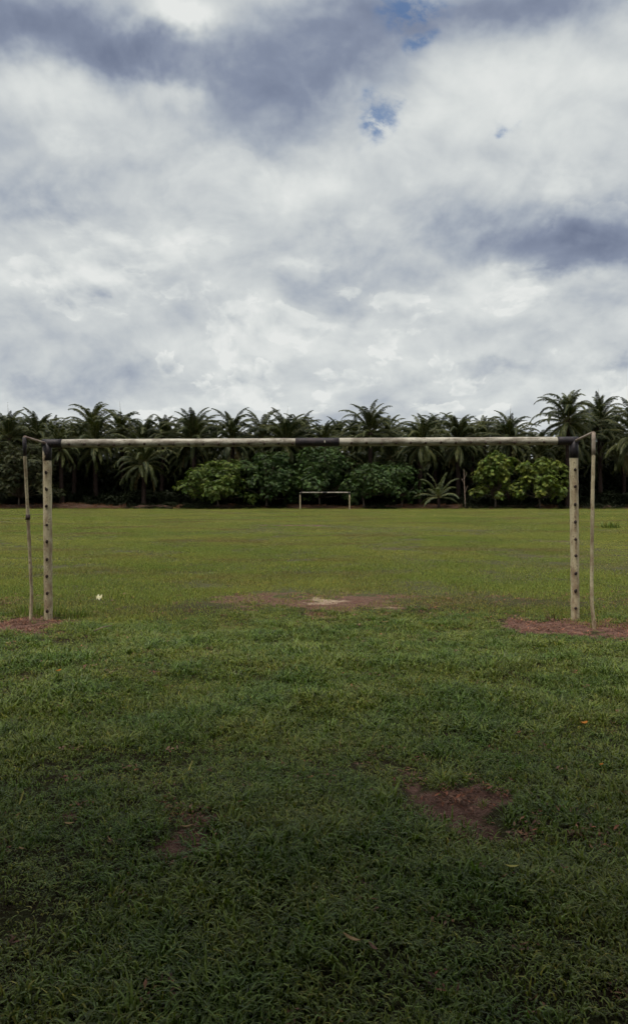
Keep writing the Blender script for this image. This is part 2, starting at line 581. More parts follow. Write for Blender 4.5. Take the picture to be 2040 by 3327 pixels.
def build_bank():
    xs = np.arange(-85, 85.01, 0.5)
    prof = np.linspace(-1, 1, 9)
    X, T = np.meshgrid(xs, prof)
    w = 1.5 + 0.5 * fbm(X * 0.1, X * 0 + 3, 71, 2)
    Yc = BANK_Y + 2.2 + (fbm(X * 0.06, X * 0, 72, 2) - 0.5) * 2.0
    Hh = 0.28 + 0.75 * fbm(X * 0.16, X * 0 + 7, 73, 3)
    Y = Yc + T * w
    Z = -0.05 + Hh * np.cos(T * math.pi / 2) ** 1.3 + (fbm(X * 1.2, Y * 1.2, 74, 3) - 0.5) * 0.22
    nx, ny = len(xs), len(prof)
    i = np.arange(nx * ny).reshape(ny, nx)
    f = np.stack([i[:-1, :-1].ravel(), i[:-1, 1:].ravel(), i[1:, 1:].ravel(), i[1:, :-1].ravel()], 1)
    me = bpy.data.meshes.new('earth_bank')
    me.from_pydata(np.stack([X.ravel(), Y.ravel(), Z.ravel()], 1).tolist(), [], f.tolist())
    me.polygons.foreach_set('use_smooth', [True] * len(me.polygons))
    me.materials.append(M['bank'])
    tag(link('earth_bank', me), 'low red-brown earth bank along the far edge of the field', 'bank', kind='structure')
    return xs, Yc[0], Hh[0]


bank_x, bank_y, bank_h = build_bank()


# ------------------------------------------------------------------ instanced ground cover
def scatter_group():
    ng = bpy.data.node_groups.new('scatter', 'GeometryNodeTree')
    ng.interface.new_socket('Geometry', in_out='INPUT', socket_type='NodeSocketGeometry')
    ng.interface.new_socket('Collection', in_out='INPUT', socket_type='NodeSocketCollection')
    ng.interface.new_socket('Geometry', in_out='OUTPUT', socket_type='NodeSocketGeometry')
    N, L = ng.nodes, ng.links
    gi, go = N.new('NodeGroupInput'), N.new('NodeGroupOutput')
    ci = N.new('GeometryNodeCollectionInfo')
    ci.inputs['Separate Children'].default_value = True
    ci.inputs['Reset Children'].default_value = True
    L.new(gi.outputs['Collection'], ci.inputs['Collection'])
    iop = N.new('GeometryNodeInstanceOnPoints')
    L.new(gi.outputs['Geometry'], iop.inputs['Points'])
    L.new(ci.outputs[0], iop.inputs['Instance'])
    iop.inputs['Pick Instance'].default_value = True

    def named(nm, dt):
        nd = N.new('GeometryNodeInputNamedAttribute')
        nd.data_type = dt
        nd.inputs['Name'].default_value = nm
        return nd.outputs['Attribute']
    L.new(named('idx', 'INT'), iop.inputs['Instance Index'])
    er = N.new('FunctionNodeEulerToRotation')
    L.new(named('rot', 'FLOAT_VECTOR'), er.inputs[0])
    L.new(er.outputs[0], iop.inputs['Rotation'])
    L.new(named('scl', 'FLOAT_VECTOR'), iop.inputs['Scale'])
    L.new(iop.outputs[0], go.inputs[0])
    return ng


SCATTER = scatter_group()


def scatter(name, meshes, pts, idx, rot, scl, label, cat):
    """one object of uncountable ground cover: points that each carry a tuft"""
    c = bpy.data.collections.new(name + '_tufts')
    for k, me in enumerate(meshes):
        c.objects.link(bpy.data.objects.new('%s_tuft_%02d' % (name, k), me))
    me = bpy.data.meshes.new(name)
    me.from_pydata(np.asarray(pts).tolist(), [], [])
    a = me.attributes.new('idx', 'INT', 'POINT')
    a.data.foreach_set('value', np.asarray(idx, dtype=np.int32))
    for nm, arr in (('rot', rot), ('scl', scl)):
        a = me.attributes.new(nm, 'FLOAT_VECTOR', 'POINT')
        a.data.foreach_set('vector', np.asarray(arr, dtype=np.float32).ravel())
    o = link(name, me)
    md = o.modifiers.new('scatter', 'NODES')
    md.node_group = SCATTER
    md[SCATTER.interface.items_tree['Collection'].identifier] = c
    tag(o, label, cat, kind='stuff')
    return o


def blade(mb, rs, x, y, h, w, lean, az, col, curl=1.0, segs=3):
    """one grass blade: a tapering strip that bends over"""
    ca, sa = math.cos(az), math.sin(az)
    px, py = -sa, ca
    vs, fs = [], []
    r, z, ang = 0.0, -0.004, lean * 0.4
    st = h / segs
    for k in range(segs):
        ww = w * (1.0 - 0.28 * k) * 0.5
        vs.append((x + ca * r - px * ww, y + sa * r - py * ww, z))
        vs.append((x + ca * r + px * ww, y + sa * r + py * ww, z))
        r += math.sin(ang) * st
        z += math.cos(ang) * st
        ang += lean * curl * 0.75
    vs.append((x + ca * r, y + sa * r, z))
    for k in range(segs - 1):
        fs.append((2 * k, 2 * k + 1, 2 * k + 3, 2 * k + 2))
    fs.append((2 * segs - 2, 2 * segs - 1, 2 * segs))
    mb.add(vs, fs, 0, col)


def tint(rs, dry=0.06, spread=0.58):
    k = 0.5 * (1 + rs.uniform(-spread, spread * 1.35))
    if rs.random() < dry:
        return (k * 1.9, k * 1.35, k * 1.2)
    s = rs.uniform(-0.10, 0.14)
    return (k * (1 + s), k, k * (1 - s))


def tuft(seed, n, rad, h0, h1, w0, w1, lean0, lean1, mat, dry=0.06, centred=True, segs=3, square=None, clumps=0):
    rs = random.Random(seed)
    mb = MB()
    hubs = []
    for _ in range(clumps):
        a, r = rs.uniform(0, 6.283), rad * math.sqrt(rs.random())
        hubs.append((math.cos(a) * r, math.sin(a) * r, rs.uniform(0.75, 1.25)))
    for _ in range(n):
        if square:
            x, y = rs.uniform(-square, square), rs.uniform(-square, square)
            az = rs.uniform(0, 6.283)
        elif hubs:
            hx, hy, hk = rs.choice(hubs)
            x, y = hx + rs.gauss(0, 0.022), hy + rs.gauss(0, 0.022)
            az = math.atan2(y - hy, x - hx) + rs.gauss(0, 0.8)
        else:
            a, r = rs.uniform(0, 6.283), rad * math.sqrt(rs.random())
            x, y = math.cos(a) * r, math.sin(a) * r
            az = a + rs.gauss(0, 0.7) if centred else rs.uniform(0, 6.283)
        blade(mb, rs, x, y, rs.uniform(h0, h1), rs.uniform(w0, w1), rs.uniform(lean0, lean1), az, tint(rs, dry), 1.0, segs)
    return mb.mesh('grass_tuft', mat)


def wedge_points(rng, y0, y1, dens, half=0.50, extra=0.9):
    """random points over the strip of field between y0 and y1, a step wider than the view"""
    xm = half * y1 + extra
    n = int(dens * 2 * xm * (y1 - y0))
    x = rng.uniform(-xm, xm, n)
    y = rng.uniform(y0, y1, n)
    k = np.abs(x) < half * y + extra
    return x[k], y[k]


def build_grass():
    rng = np.random.default_rng(4)
    g = M['grass_near']
    near = [tuft(100 + k, 20, 0.06, 0.035, 0.075, 0.005, 0.010, 0.6, 1.7, g, 0.07) for k in range(6)]
    near += [tuft(120 + k, 18, 0.05, 0.05, 0.125, 0.006, 0.0115, 0.6, 1.6, g, 0.04) for k in range(4)]
    near += [tuft(140 + k, 20, 0.08, 0.02, 0.045, 0.005, 0.010, 0.9, 2.0, g, 0.14) for k in range(4)]
    # wide patches carry most of the blades; single tufts give clumps and fill up to the bare ground
    near += [tuft(160 + k, 130, 0.22, 0.03, 0.075, 0.005, 0.0105, 0.6, 1.9, g, 0.06, clumps=13) for k in range(6)]
    near += [tuft(170 + k, 140, 0.22, 0.02, 0.05, 0.005, 0.010, 0.8, 2.1, g, 0.12, clumps=15) for k in range(4)]
    PX, PI, PS = [], [], []
    for (y0, y1, dp, dt) in ((1.5, 4.0, 78, 210), (4.0, 7.0, 54, 160), (7.0, 10.8, 42, 120)):
        for kind, dn in ((0, dp), (1, dt)):
            x, y = wedge_points(rng, y0, y1, dn)
            b = bare_at(x, y)
            lush = fbm(x * 0.9, y * 0.9, 51, 3)
            lush2 = fbm(x * 2.6, y * 2.6, 57, 3)
            edge = 10.0 + (fbm(x * 0.8, x * 0, 58, 3) - 0.5) * 1.6
            keep = rng.random(len(x)) > np.clip((y - edge) / 0.9, 0, 1)
            if kind == 0:
                nb = np.maximum(np.maximum(bare_at(x + 0.15, y), bare_at(x - 0.15, y)), np.maximum(bare_at(x, y + 0.15), bare_at(x, y - 0.15)))
                keep &= (np.maximum(b, nb) < 0.45) & (rng.random(len(x)) < 0.55 + lush2 * 0.9)
            else:
                nearbare = np.maximum.reduce([bare_at(x + 0.3, y), bare_at(x - 0.3, y), bare_at(x, y + 0.3), bare_at(x, y - 0.3)]) > 0.08
                keep &= (rng.random(len(x)) > b * 1.15) & ((lush + lush2 * 0.6 > 0.78) | nearbare | (rng.random(len(x)) < 0.45))
            x, y, b, lush, lush2 = x[keep], y[keep], b[keep], lush[keep], lush2[keep]
            r = rng.random(len(x))
            if kind == 0:
                idx = np.where((lush < 0.40 + 0.15 * r) & (rng.random(len(x)) < 0.45), rng.integers(20, 24, len(x)), rng.integers(14, 20, len(x)))
            else:
                tall = (lush + lush2 * 0.8 > 0.90) & (r < 0.7)
                low = (lush < 0.40) | (b > 0.15)
                idx = np.where(tall, rng.integers(6, 10, len(x)), np.where(low & (r < 0.4), rng.integers(10, 14, len(x)), rng.integers(0, 6, len(x))))
            s = rng.uniform(0.8, 1.2, len(x)) * np.maximum(0.62, 0.10 + 0.6 * lush + 1.3 * lush2) * np.clip(1 - 0.5 * b, 0.4, 1) * (1 - 0.25 * np.clip((y - 8.5) / 2, 0, 1)) * (0.78 + 0.22 * np.clip((y - 2.5) / 3.5, 0, 1))
            PX.append(np.stack([x, y, ground_h(x, y) + (0.010 if kind == 0 else 0.0)], 1))
            PI.append(idx)
            PS.append(s)
    pts, idx, s = np.concatenate(PX), np.concatenate(PI), np.concatenate(PS)
    tl = np.where(idx < 14, 0.12, 0.03)
    rot = np.stack([rng.normal(0, 1, len(s)) * tl, rng.normal(0, 1, len(s)) * tl, rng.uniform(0, 6.283, len(s))], 1)
    scatter('coarse_grass', near, pts, idx, rot, np.stack([np.where(idx >= 14, np.maximum(s, 0.95), s), np.where(idx >= 14, np.maximum(s, 0.95), s), s], 1),
            'coarse dark green grass in the foreground, on the near side of the large goal', 'grass')

    # the mown field beyond the goal line
    gf = M['grass_field']
    mid = [tuft(200 + k, 420, 0, 0.025, 0.055, 0.004, 0.008, 0.3, 1.2, gf, 0.10, segs=2, square=0.45) for k in range(6)]
    far = [tuft(230 + k, 420, 0, 0.03, 0.065, 0.008, 0.018, 0.3, 1.2, gf, 0.10, segs=2, square=1.1) for k in range(6)]
    P_, I_, R_, S_ = [], [], [], []
    for (y0, y1, dn, lo, bscale) in ((9.2, 16.0, 8.0, 0, 1.0), (16.0, 34.0, 4.5, 0, 1.1), (34.0, 70.0, 1.3, 6, 1.0), (70.0, 110.2, 0.8, 6, 1.25)):
        x, y = wedge_points(rng, y0, y1, dn, 0.47, 1.5)
        b = bare_at(x, y)
        pat = fbm(x * 0.16, y * 0.10, 61, 5)
        edge = 10.0 + (fbm(x * 0.8, x * 0, 58, 3) - 0.5) * 1.6
        keep = (rng.random(len(x)) > b * 1.45) & (rng.random(len(x)) < np.clip((y - edge + 0.9) / 0.9, 0, 1)) & (rng.random(len(x)) < 0.3 + pat * 1.5)
        x, y, pat = x[keep], y[keep], pat[keep]
        s = rng.uniform(0.8, 1.2, len(x)) * bscale
        hz = s * (0.4 + 1.2 * pat)
        P_.append(np.stack([x, y, ground_h(x, y)], 1))
        I_.append(rng.integers(lo, lo + 6, len(x)))
        R_.append(np.stack([x * 0, x * 0, rng.uniform(0, 6.283, len(x))], 1))
        S_.append(np.stack([s, s, hz], 1))
    # scattered stronger tufts and weeds in the mown grass
    x, y = wedge_points(rng, 10.5, 60.0, 1.6, 0.47, 1.5)
    k = rng.random(len(x)) < np.clip((fbm(x * 0.35, y * 0.25, 91, 4) - 0.42) * 2.2, 0, 1) * np.where(y > 25, 0.45, 1.0)
    x, y = x[k], y[k]
    s = rng.uniform(0.35, 0.85, len(x)) * np.where(y > 25, 1.5, 1.0)
    P_.append(np.stack([x, y, ground_h(x, y)], 1))
    I_.append(rng.integers(12, 16, len(x)))
    R_.append(np.stack([x * 0, x * 0, rng.uniform(0, 6.283, len(x))], 1))
    S_.append(np.stack([s * 1.4, s * 1.4, s], 1))
    weeds = [tuft(260 + k, 26, 0.07, 0.05, 0.12, 0.007, 0.013, 0.5, 1.5, g, 0.05) for k in range(4)]
    scatter('field_grass', mid + far + weeds, np.concatenate(P_), np.concatenate(I_), np.concatenate(R_), np.concatenate(S_),
            'short yellow-green grass of the playing field between the two goals', 'grass')

    # leaf litter on the worn ground round the goal posts and on the bare patches
    def chip(seed):
        rs = random.Random(seed)
        mb = MB()
        for _ in range(16):
            a, r = rs.uniform(0, 6.283), 0.06 * math.sqrt(rs.random())
            l, w = rs.uniform(0.006, 0.020), rs.uniform(0.002, 0.006)
            az, tl = rs.uniform(0, 6.283), rs.uniform(-0.5, 0.6)
            c = Vector((math.cos(a) * r, math.sin(a) * r, rs.uniform(0.002, 0.032)))
            u = Vector((math.cos(az), math.sin(az), tl)) * l
            p = Vector((-math.sin(az), math.cos(az), rs.uniform(-0.5, 0.5))) * w
            mb.add([c - u, c + p + Vector((0, 0, 0.003)), c + u, c - p], [(0, 1, 2, 3)], 0, tint(rs, 0.15, 0.5))
        return mb.mesh('litter_chips', M['litter'])
    x, y = wedge_points(rng, 1.8, 12.8, 260)
    b = bare_at(x, y, 0)
    keep = rng.random(len(x)) < np.maximum((b - 0.25) * np.where(y > 10.5, 0.25, 0.9), 0.05)
    x, y = x[keep], y[keep]
    s = rng.uniform(0.6, 1.3, len(x))
    scatter('leaf_litter', [chip(300 + k) for k in range(5)], np.stack([x, y, ground_h(x, y)], 1), rng.integers(0, 5, len(x)),
            np.stack([x * 0, x * 0, rng.uniform(0, 6.28, len(x))], 1), np.stack([s, s, s], 1),
            'red-brown dry leaf litter on the worn ground and between the grass', 'leaf litter')

    # dead grass and fern along the bank
    st = [tuft(400 + k, 60, 0.5, 0.18, 0.55, 0.015, 0.035, 0.4, 1.3, M['straw'], 0.2) for k in range(5)]
    st += [tuft(420 + k, 70, 0.5, 0.2, 0.7, 0.03, 0.07, 0.3, 1.2, M['under'], 0.05) for k in range(3)]
    st += [tuft(440 + k, 60, 0.6, 0.2, 0.6, 0.02, 0.05, 0.3, 1.2, M['grass_near'], 0.15) for k in range(3)]
    n = 3000
    k = rng.integers(0, len(bank_x), n)
    t = rng.uniform(-1.5, 1.3, n)
    x = bank_x[k] + rng.uniform(-0.3, 0.3, n)
    y = bank_y[k] + t * 1.6
    z = np.maximum(0, bank_h[k] * np.cos(np.clip(t, -1, 1) * math.pi / 2) ** 1.3 - 0.1)
    gr = fbm(x * 0.2, x * 0, 81, 3)
    idx = np.where((gr > 0.55) | (t > 0.6), rng.integers(5, 8, n), rng.integers(0, 5, n))
    s = rng.uniform(0.5, 1.15, n)
    m_ = 900                                    # ragged uncut fringe where the mowing stops
    fx = rng.uniform(-60, 60, m_)
    fy = 109.6 + (fbm(fx * 0.12, fx * 0, 83, 4) - 0.62) * 7.0 * rng.random(m_)
    x, y, z = np.concatenate([x, fx]), np.concatenate([y, fy]), np.concatenate([z, 0 * fx])
    idx = np.concatenate([idx, np.where(rng.random(m_) < 0.65, rng.integers(8, 11, m_), rng.integers(0, 5, m_))])
    s = np.concatenate([s, rng.uniform(0.25, 0.7, m_)])
    n += m_
    scatter('bank_grass', st, np.stack([x, y, z], 1), idx, np.stack([x * 0, x * 0, rng.uniform(0, 6.28, n)], 1),
            np.stack([s, s, s], 1), 'dry reddish brown grass and fern along the low bank below the palms', 'dry grass')


build_grass()


# ------------------------------------------------------------------ oil palms
def frond_mesh(seed, L, e0, e1, leaf_max, mats, dry=False, n_leaf=70, curve=1.9, light=1.0):
    """an arching pinnate frond that grows along +X from the origin"""
    rs = random.Random(seed)
    mb = MB()
    N = 12
    pts, tans = [Vector((0, 0, 0))], []
    side = rs.uniform(-0.12, 0.12)
    for i in range(N):
        t = i / (N - 1)
        e = e0 + (e1 - e0) * t ** curve
        dv = Vector((math.cos(e), math.sin(side * t * 2), math.sin(e))).normalized()
        tans.append(dv)
        pts.append(pts[-1] + dv * (L / N))
    tans.append(tans[-1])
    mb.tube(pts, [0.075 * (1 - 0.88 * i / N) + 0.006 for i in range(N + 1)], 4, 1)

    def at(t):
        f = t * N
        i = min(int(f), N - 1)
        return pts[i].lerp(pts[i + 1], f - i), tans[i]
    for sd in (-1, 1):
        for j in range(n_leaf):
            t = 0.15 + 0.85 * (j + rs.random() * 0.7) / n_leaf
            p, tan = at(min(t, 0.999))
            k = (t - 0.15) / 0.85
            ll = leaf_max * (0.35 + 0.65 * math.sin(math.pi * min(1, k * 0.92 + 0.14)) ** 0.8) * rs.uniform(0.85, 1.1)
            sidev = tan.cross(Vector((0, 0, 1)))
            if sidev.length < 0.1:
                sidev = Vector((0, 1, 0))
            sidev = sidev.normalized() * sd
            up = sidev.cross(tan) * sd
            fan = rs.choice((-0.3, 0.05, 0.3)) + rs.uniform(-0.12, 0.12)
            fwd = 0.55 + 0.5 * k
            d0 = (sidev * 0.95 + tan * fwd + up * fan).normalized()
            droop = (1.0 if not dry else 1.5) * rs.uniform(0.6, 1.3)
            d0 = (d0 + Vector((0, 0, -0.25))).normalized()
            d1 = (d0 + Vector((0, 0, -droop))).normalized()
            m = p + d0 * ll * 0.5
            e = m + d1 * ll * 0.5
            wv = d0.cross(up).normalized() if rs.random() < 0.5 else tan
            w = (0.050 if not dry else 0.03) * rs.uniform(0.8, 1.2)
            kk = 0.5 * rs.uniform(0.6, 1.4) * light
            yl = rs.uniform(-0.05, 0.12)
            mb.add([p - wv * w * 0.5, p + wv * w * 0.5, m + wv * w, m - wv * w, e], [(0, 1, 2, 3), (3, 2, 4)], 0,
                   (kk * (1 + yl), kk, kk * (1 - yl)))
    return mb.mesh('palm_frond', mats)


def trunk_mesh(seed, H=10.0, r=0.30):
    rs = random.Random(seed)
    mb = MB()
    n = 18
    bend = [rs.uniform(-0.12, 0.12), rs.uniform(-0.12, 0.12)]
    pts, rad = [], []
    for i in range(n + 1):
        t = i / n
        pts.append((bend[0] * math.sin(t * 3), bend[1] * math.sin(t * 2.4), t * H))
        rad.append(r * (1.45 - 1.9 * t if t < 0.2 else 1.07 + 0.25 * max(0, t - 0.8) * 5) * rs.uniform(0.93, 1.07))
    pts[0] = (0, 0, -0.3)
    mb.tube(pts, rad, 10, 0)
    # old leaf bases in a spiral
    for j in range(90):
        t = 0.12 + 0.88 * j / 90
        a = j * 2.399
        z = t * H
        rr = r * (1.05 + 0.25 * max(0, t - 0.8) * 5)
        o = Vector((bend[0] * math.sin(t * 3), bend[1] * math.sin(t * 2.4), z))
        d = Vector((math.cos(a), math.sin(a), 0))
        s = Vector((-math.sin(a), math.cos(a), 0))
        l = rs.uniform(0.12, 0.3) * (1.0 + max(0, t - 0.75) * 3)
        w = 0.11
        b0, b1 = o + d * (rr - 0.06) - s * w, o + d * (rr - 0.06) + s * w
        tip = o + d * (rr + l * 0.6) + Vector((0, 0, l))
        mb.add([b0, b1, b1 + Vector((0, 0, 0.2)), b0 + Vector((0, 0, 0.2)), tip - s * w * 0.5, tip + s * w * 0.5],
               [(0, 1, 5, 4), (1, 2, 5), (0, 4, 3), (3, 4, 5, 2)], 0)
    return mb.mesh('palm_trunk', M['palm_bark'], True)


AGES = 8
FR = []
for k in range(AGES):
    t = k / (AGES - 1)
    e0 = R(84 - 118 * t)
    e1 = R(8 - 94 * t ** 0.7)
    FR.append([frond_mesh(500 + k * 10 + j, 6.4 * (0.78 + 0.27 * math.sin(math.pi * min(1, t + 0.2))), e0, e1 + R(6 - 36 * j), 0.80,
                          [M['frond'], M['rachis']]) for j in range(2)])
FR_DRY = [frond_mesh(590 + j, 4.6, R(-35), R(-88), 0.6, [M['frond_dry'], M['rachis']], True, 34, 0.6) for j in range(2)]
FR_YOUNG = [frond_mesh(600 + j, 4.3, R(84 - 20 * j), R(35 - 28 * j), 0.62, [M['frond_light'], M['rachis']], False, 40) for j in range(5)]
TRUNKS = [trunk_mesh(700 + k) for k in range(3)]


def spear_mesh():
    mb = MB()
    mb.tube([(0, 0, 0), (0.02, 0, 1.6), (0.06, 0.02, 3.0), (0.12, 0.03, 4.2)], [0.07, 0.06, 0.035, 0.008], 5, 0)
    return mb.mesh('palm_spear', M['rachis'])


SPEAR = spear_mesh()


def joined_crown(seed, n):
    """a whole crown as one mesh, for palms whose fronds cannot be told apart"""
    rs = random.Random(seed)
    parts = []
    for i in range(n):
        t = i / n
        k = min(AGES - 1, int(t * AGES))
        me = FR[k][rs.randrange(2)]
        mat = Matrix.Rotation(i * 2.399 + rs.uniform(-0.25, 0.25), 4, 'Z') @ Matrix.Scale(rs.uniform(0.85, 1.08), 4)
        parts.append((me, mat))
    V, Fc, MI, C = [], [], [], []
    off = 0
    for me, mat in parts:
        nv = len(me.vertices)
        co = np.empty(nv * 3, dtype=np.float32)
        me.vertices.foreach_get('co', co)
        co = co.reshape(-1, 3) @ np.array(mat.to_3x3()).T
        V.append(co)
        cc = np.empty(nv * 4, dtype=np.float32)
        me.attributes['tint'].data.foreach_get('color', cc)
        C.append(cc.reshape(-1, 4))
        for p in me.polygons:
            Fc.append(tuple(i + off for i in p.vertices))
            MI.append(p.material_index)
        off += nv
    out = bpy.data.meshes.new('palm_crown')
    out.from_pydata(np.concatenate(V).tolist(), [], Fc)
    out.materials.append(M['frond'])
    out.materials.append(M['rachis'])
    out.polygons.foreach_set('material_index', MI)
    at = out.attributes.new('tint', 'FLOAT_COLOR', 'POINT')
    at.data.foreach_set('color', np.concatenate(C).ravel())
    return out


CROWNS = [joined_crown(800 + k, 44) for k in range(3)]


def oil_palm(x, y, heart, s, seed, label, group, fronds=34, skirt=0, spear=False, up=0.0, joined=False):
    """heart: height of the crown's heart above the ground"""
    rs = random.Random(seed)
    e = empty('oil_palm', (x, y, 0), rs.uniform(0, 6.28), 1.0)
    e.rotation_euler = (rs.gauss(0, 0.03), rs.gauss(0, 0.03), e.rotation_euler.z)
    tag(e, label, 'palm tree', group)
    link('trunk', TRUNKS[seed % 3], e, (0, 0, 0), (0, 0, rs.uniform(0, 6)), (1, 1, heart / 10.0))
    if joined:
        link('crown', CROWNS[seed % 3], e, (0, 0, heart), (0, 0, rs.uniform(0, 6)), (s, s, s))
        return e
    for i in range(fronds):
        t = (i + 0.5) / fronds
        t = t ** (1.0 + up)
        k = min(AGES - 1, int(t * AGES))
        q = s * rs.uniform(0.86, 1.08)
        link('frond', FR[k][rs.randrange(2)], e, (0, 0, heart - 0.25 * t), (rs.uniform(-0.1, 0.1), rs.uniform(-0.1, 0.1), i * 2.399 + rs.uniform(-0.25, 0.25)), (q, q, q))
    for i in range(skirt + 1):
        q = s * rs.uniform(0.8, 1.05)
        o = link('frond', FR_DRY[i % 2], e, (0, 0, heart - 0.4), (0, 0, rs.uniform(0, 6.28)), (q, q, q))
        o['label'] = 'dry yellow-brown frond hanging down'
    if spear:
        link('spear_leaf', SPEAR, e, (0, 0, heart + 1.6), (rs.uniform(-0.08, 0.08), rs.uniform(-0.08, 0.08), 0), (0.8, 0.8, 1.0))
    return e


# front palms: photo column and row of the crown's heart (1511-wide view), distance, size, looks
FRONT = [
    (20, 1046, 118, 1.00, 1, True, 'oil palm at the left edge of the picture, half cut off by it'),
    (92, 1052, 121, 0.95, 0, False, 'oil palm rising behind the dull olive tree at far left'),
    (150, 1072, 115, 0.85, 1, False, 'oil palm with drooping fronds just right of the left goal post'),
    (232, 1058, 119, 1.00, 2, True, 'oil palm with one yellowed frond hanging, left of the low free-standing palm'),
    (298, 1040, 124, 1.00, 0, True, 'oil palm with upright tufted tips directly behind the low free-standing palm'),
    (346, 1108, 113.5, 0.88, 2, False, 'low oil palm standing free before dark forest, its whole trunk visible'),
    (388, 1042, 122, 0.92, 0, False, 'oil palm to the right behind the low free-standing palm'),
    (470, 1050, 118, 1.00, 1, False, 'oil palm above the leftmost broadleaf tree'),
    (566, 1052, 115.5, 1.08, 3, False, 'broad oil palm with hanging dry fronds over the gap between bushy trees'),
    (688, 1056, 117, 1.00, 1, True, 'oil palm left of the black band on the near crossbar'),
    (786, 1060, 119, 0.85, 0, False, 'small-crowned oil palm just above the black band on the near crossbar'),
    (894, 1040, 117, 0.95, 1, False, 'spiky upright oil palm rising above its neighbours right of the crossbar band'),
    (1010, 1060, 115, 1.00, 2, False, 'oil palm with long fronds hanging behind the small feathery palm'),
    (1104, 1056, 117, 0.95, 1, False, 'oil palm behind the slim bare sapling'),
    (1222, 1052, 117, 1.00, 2, True, 'oil palm above the gap between the two lime-green trees'),
    (1364, 1014, 112.5, 1.02, 1, False, 'tallest oil palm, with its crown a full star above the right goal corner'),
    (1446, 1016, 121, 0.95, 0, True, 'oil palm behind the right rear goal support, next to the tallest palm'),
    (1530, 1050, 111.5, 1.15, 2, False, 'large oil palm with long fronds hanging in at the right edge'),
]
for i, (u, v, d, s, sk, sp, lab) in enumerate(FRONT):
    p = P(u / 0.7407, (v + (0 if 'tallest' in lab or 'spiky' in lab else 8)) / 0.7407, d)
    oil_palm(p.x, d, p.z, s * (0.94, 1.06, 0.9, 1.02)[i % 4] if 'tallest' not in lab else s, 40 + i, lab, 'oil palms along the far edge of the field', 46 if d < 120 else 40, sk, sp, 0.25 if 'spiky' in lab or 'tallest' in lab else (0.0, 0.35, 0.12)[i % 3])

rs = random.Random(77)
ORDINAL = ('first second third fourth fifth sixth seventh eighth ninth tenth eleventh twelfth thirteenth fourteenth '
           'fifteenth sixteenth seventeenth').split()
for row, d in enumerate((121, 124.5, 128, 132, 137, 143, 150)):
    nx = 15
    for k in range(-1, nx + 1):
        u = -60 + (k + 0.5 * (row % 2)) * 1640 / nx + rs.uniform(-38, 38)
        top = (1072 if row == 0 else 1056) + rs.uniform(-20, 36)
        p = P(u / 0.7407, top / 0.7407, d)
        heart = (min(p.z, 13.4) + rs.uniform(-0.8, 0.6)) if row not in (1, 3, 5) else rs.uniform(5.5, 9.5)
        y_, s_ = d + rs.uniform(-2, 2), rs.uniform(0.72, 1.1)
        if row == 0:
            lab = 'oil palm in the second row, %s from the left, seen between front palms' % ORDINAL[k + 1]
            oil_palm(p.x, y_, heart, s_, 200 + k, lab, 'oil palms of the second row', 38)
        else:
            oil_palm(p.x, y_, heart, s_, 200 + row * 30 + k,
                     'oil palm crowded into the back rows of the plantation, behind the front palms', 'oil palms in the rows behind', joined=True)

# unseen palms added behind the camera to darken the near grass
ADDED_SHADE_PALMS = [(-12.4, -2.2, 7.8), (-8.4, -1.8, 8.1), (-4.8, -2.0, 7.7), (-1.6, -1.7, 7.9), (1.8, -1.8, 7.8), (5.0, -2.0, 7.8), (8.6, -1.8, 8.2), (12.6, -2.2, 7.8),
            (-10.6, -8.5, 9.4), (-6.2, -8.0, 9.8), (-2.2, -8.6, 9.4), (1.8, -8.2, 9.8), (6.4, -8.6, 9.4), (10.8, -8.0, 9.8),
            (-4.2, -14.5, 10.4), (0.2, -14.0, 10.8), (4.4, -14.6, 10.4)]
for i, (x, y, h) in enumerate(ADDED_SHADE_PALMS):
    oil_palm(x, y, h, 1.05, 900 + i, 'unseen oil palm added behind the camera to shade the near grass', 'unseen oil palms added for shade', joined=True)


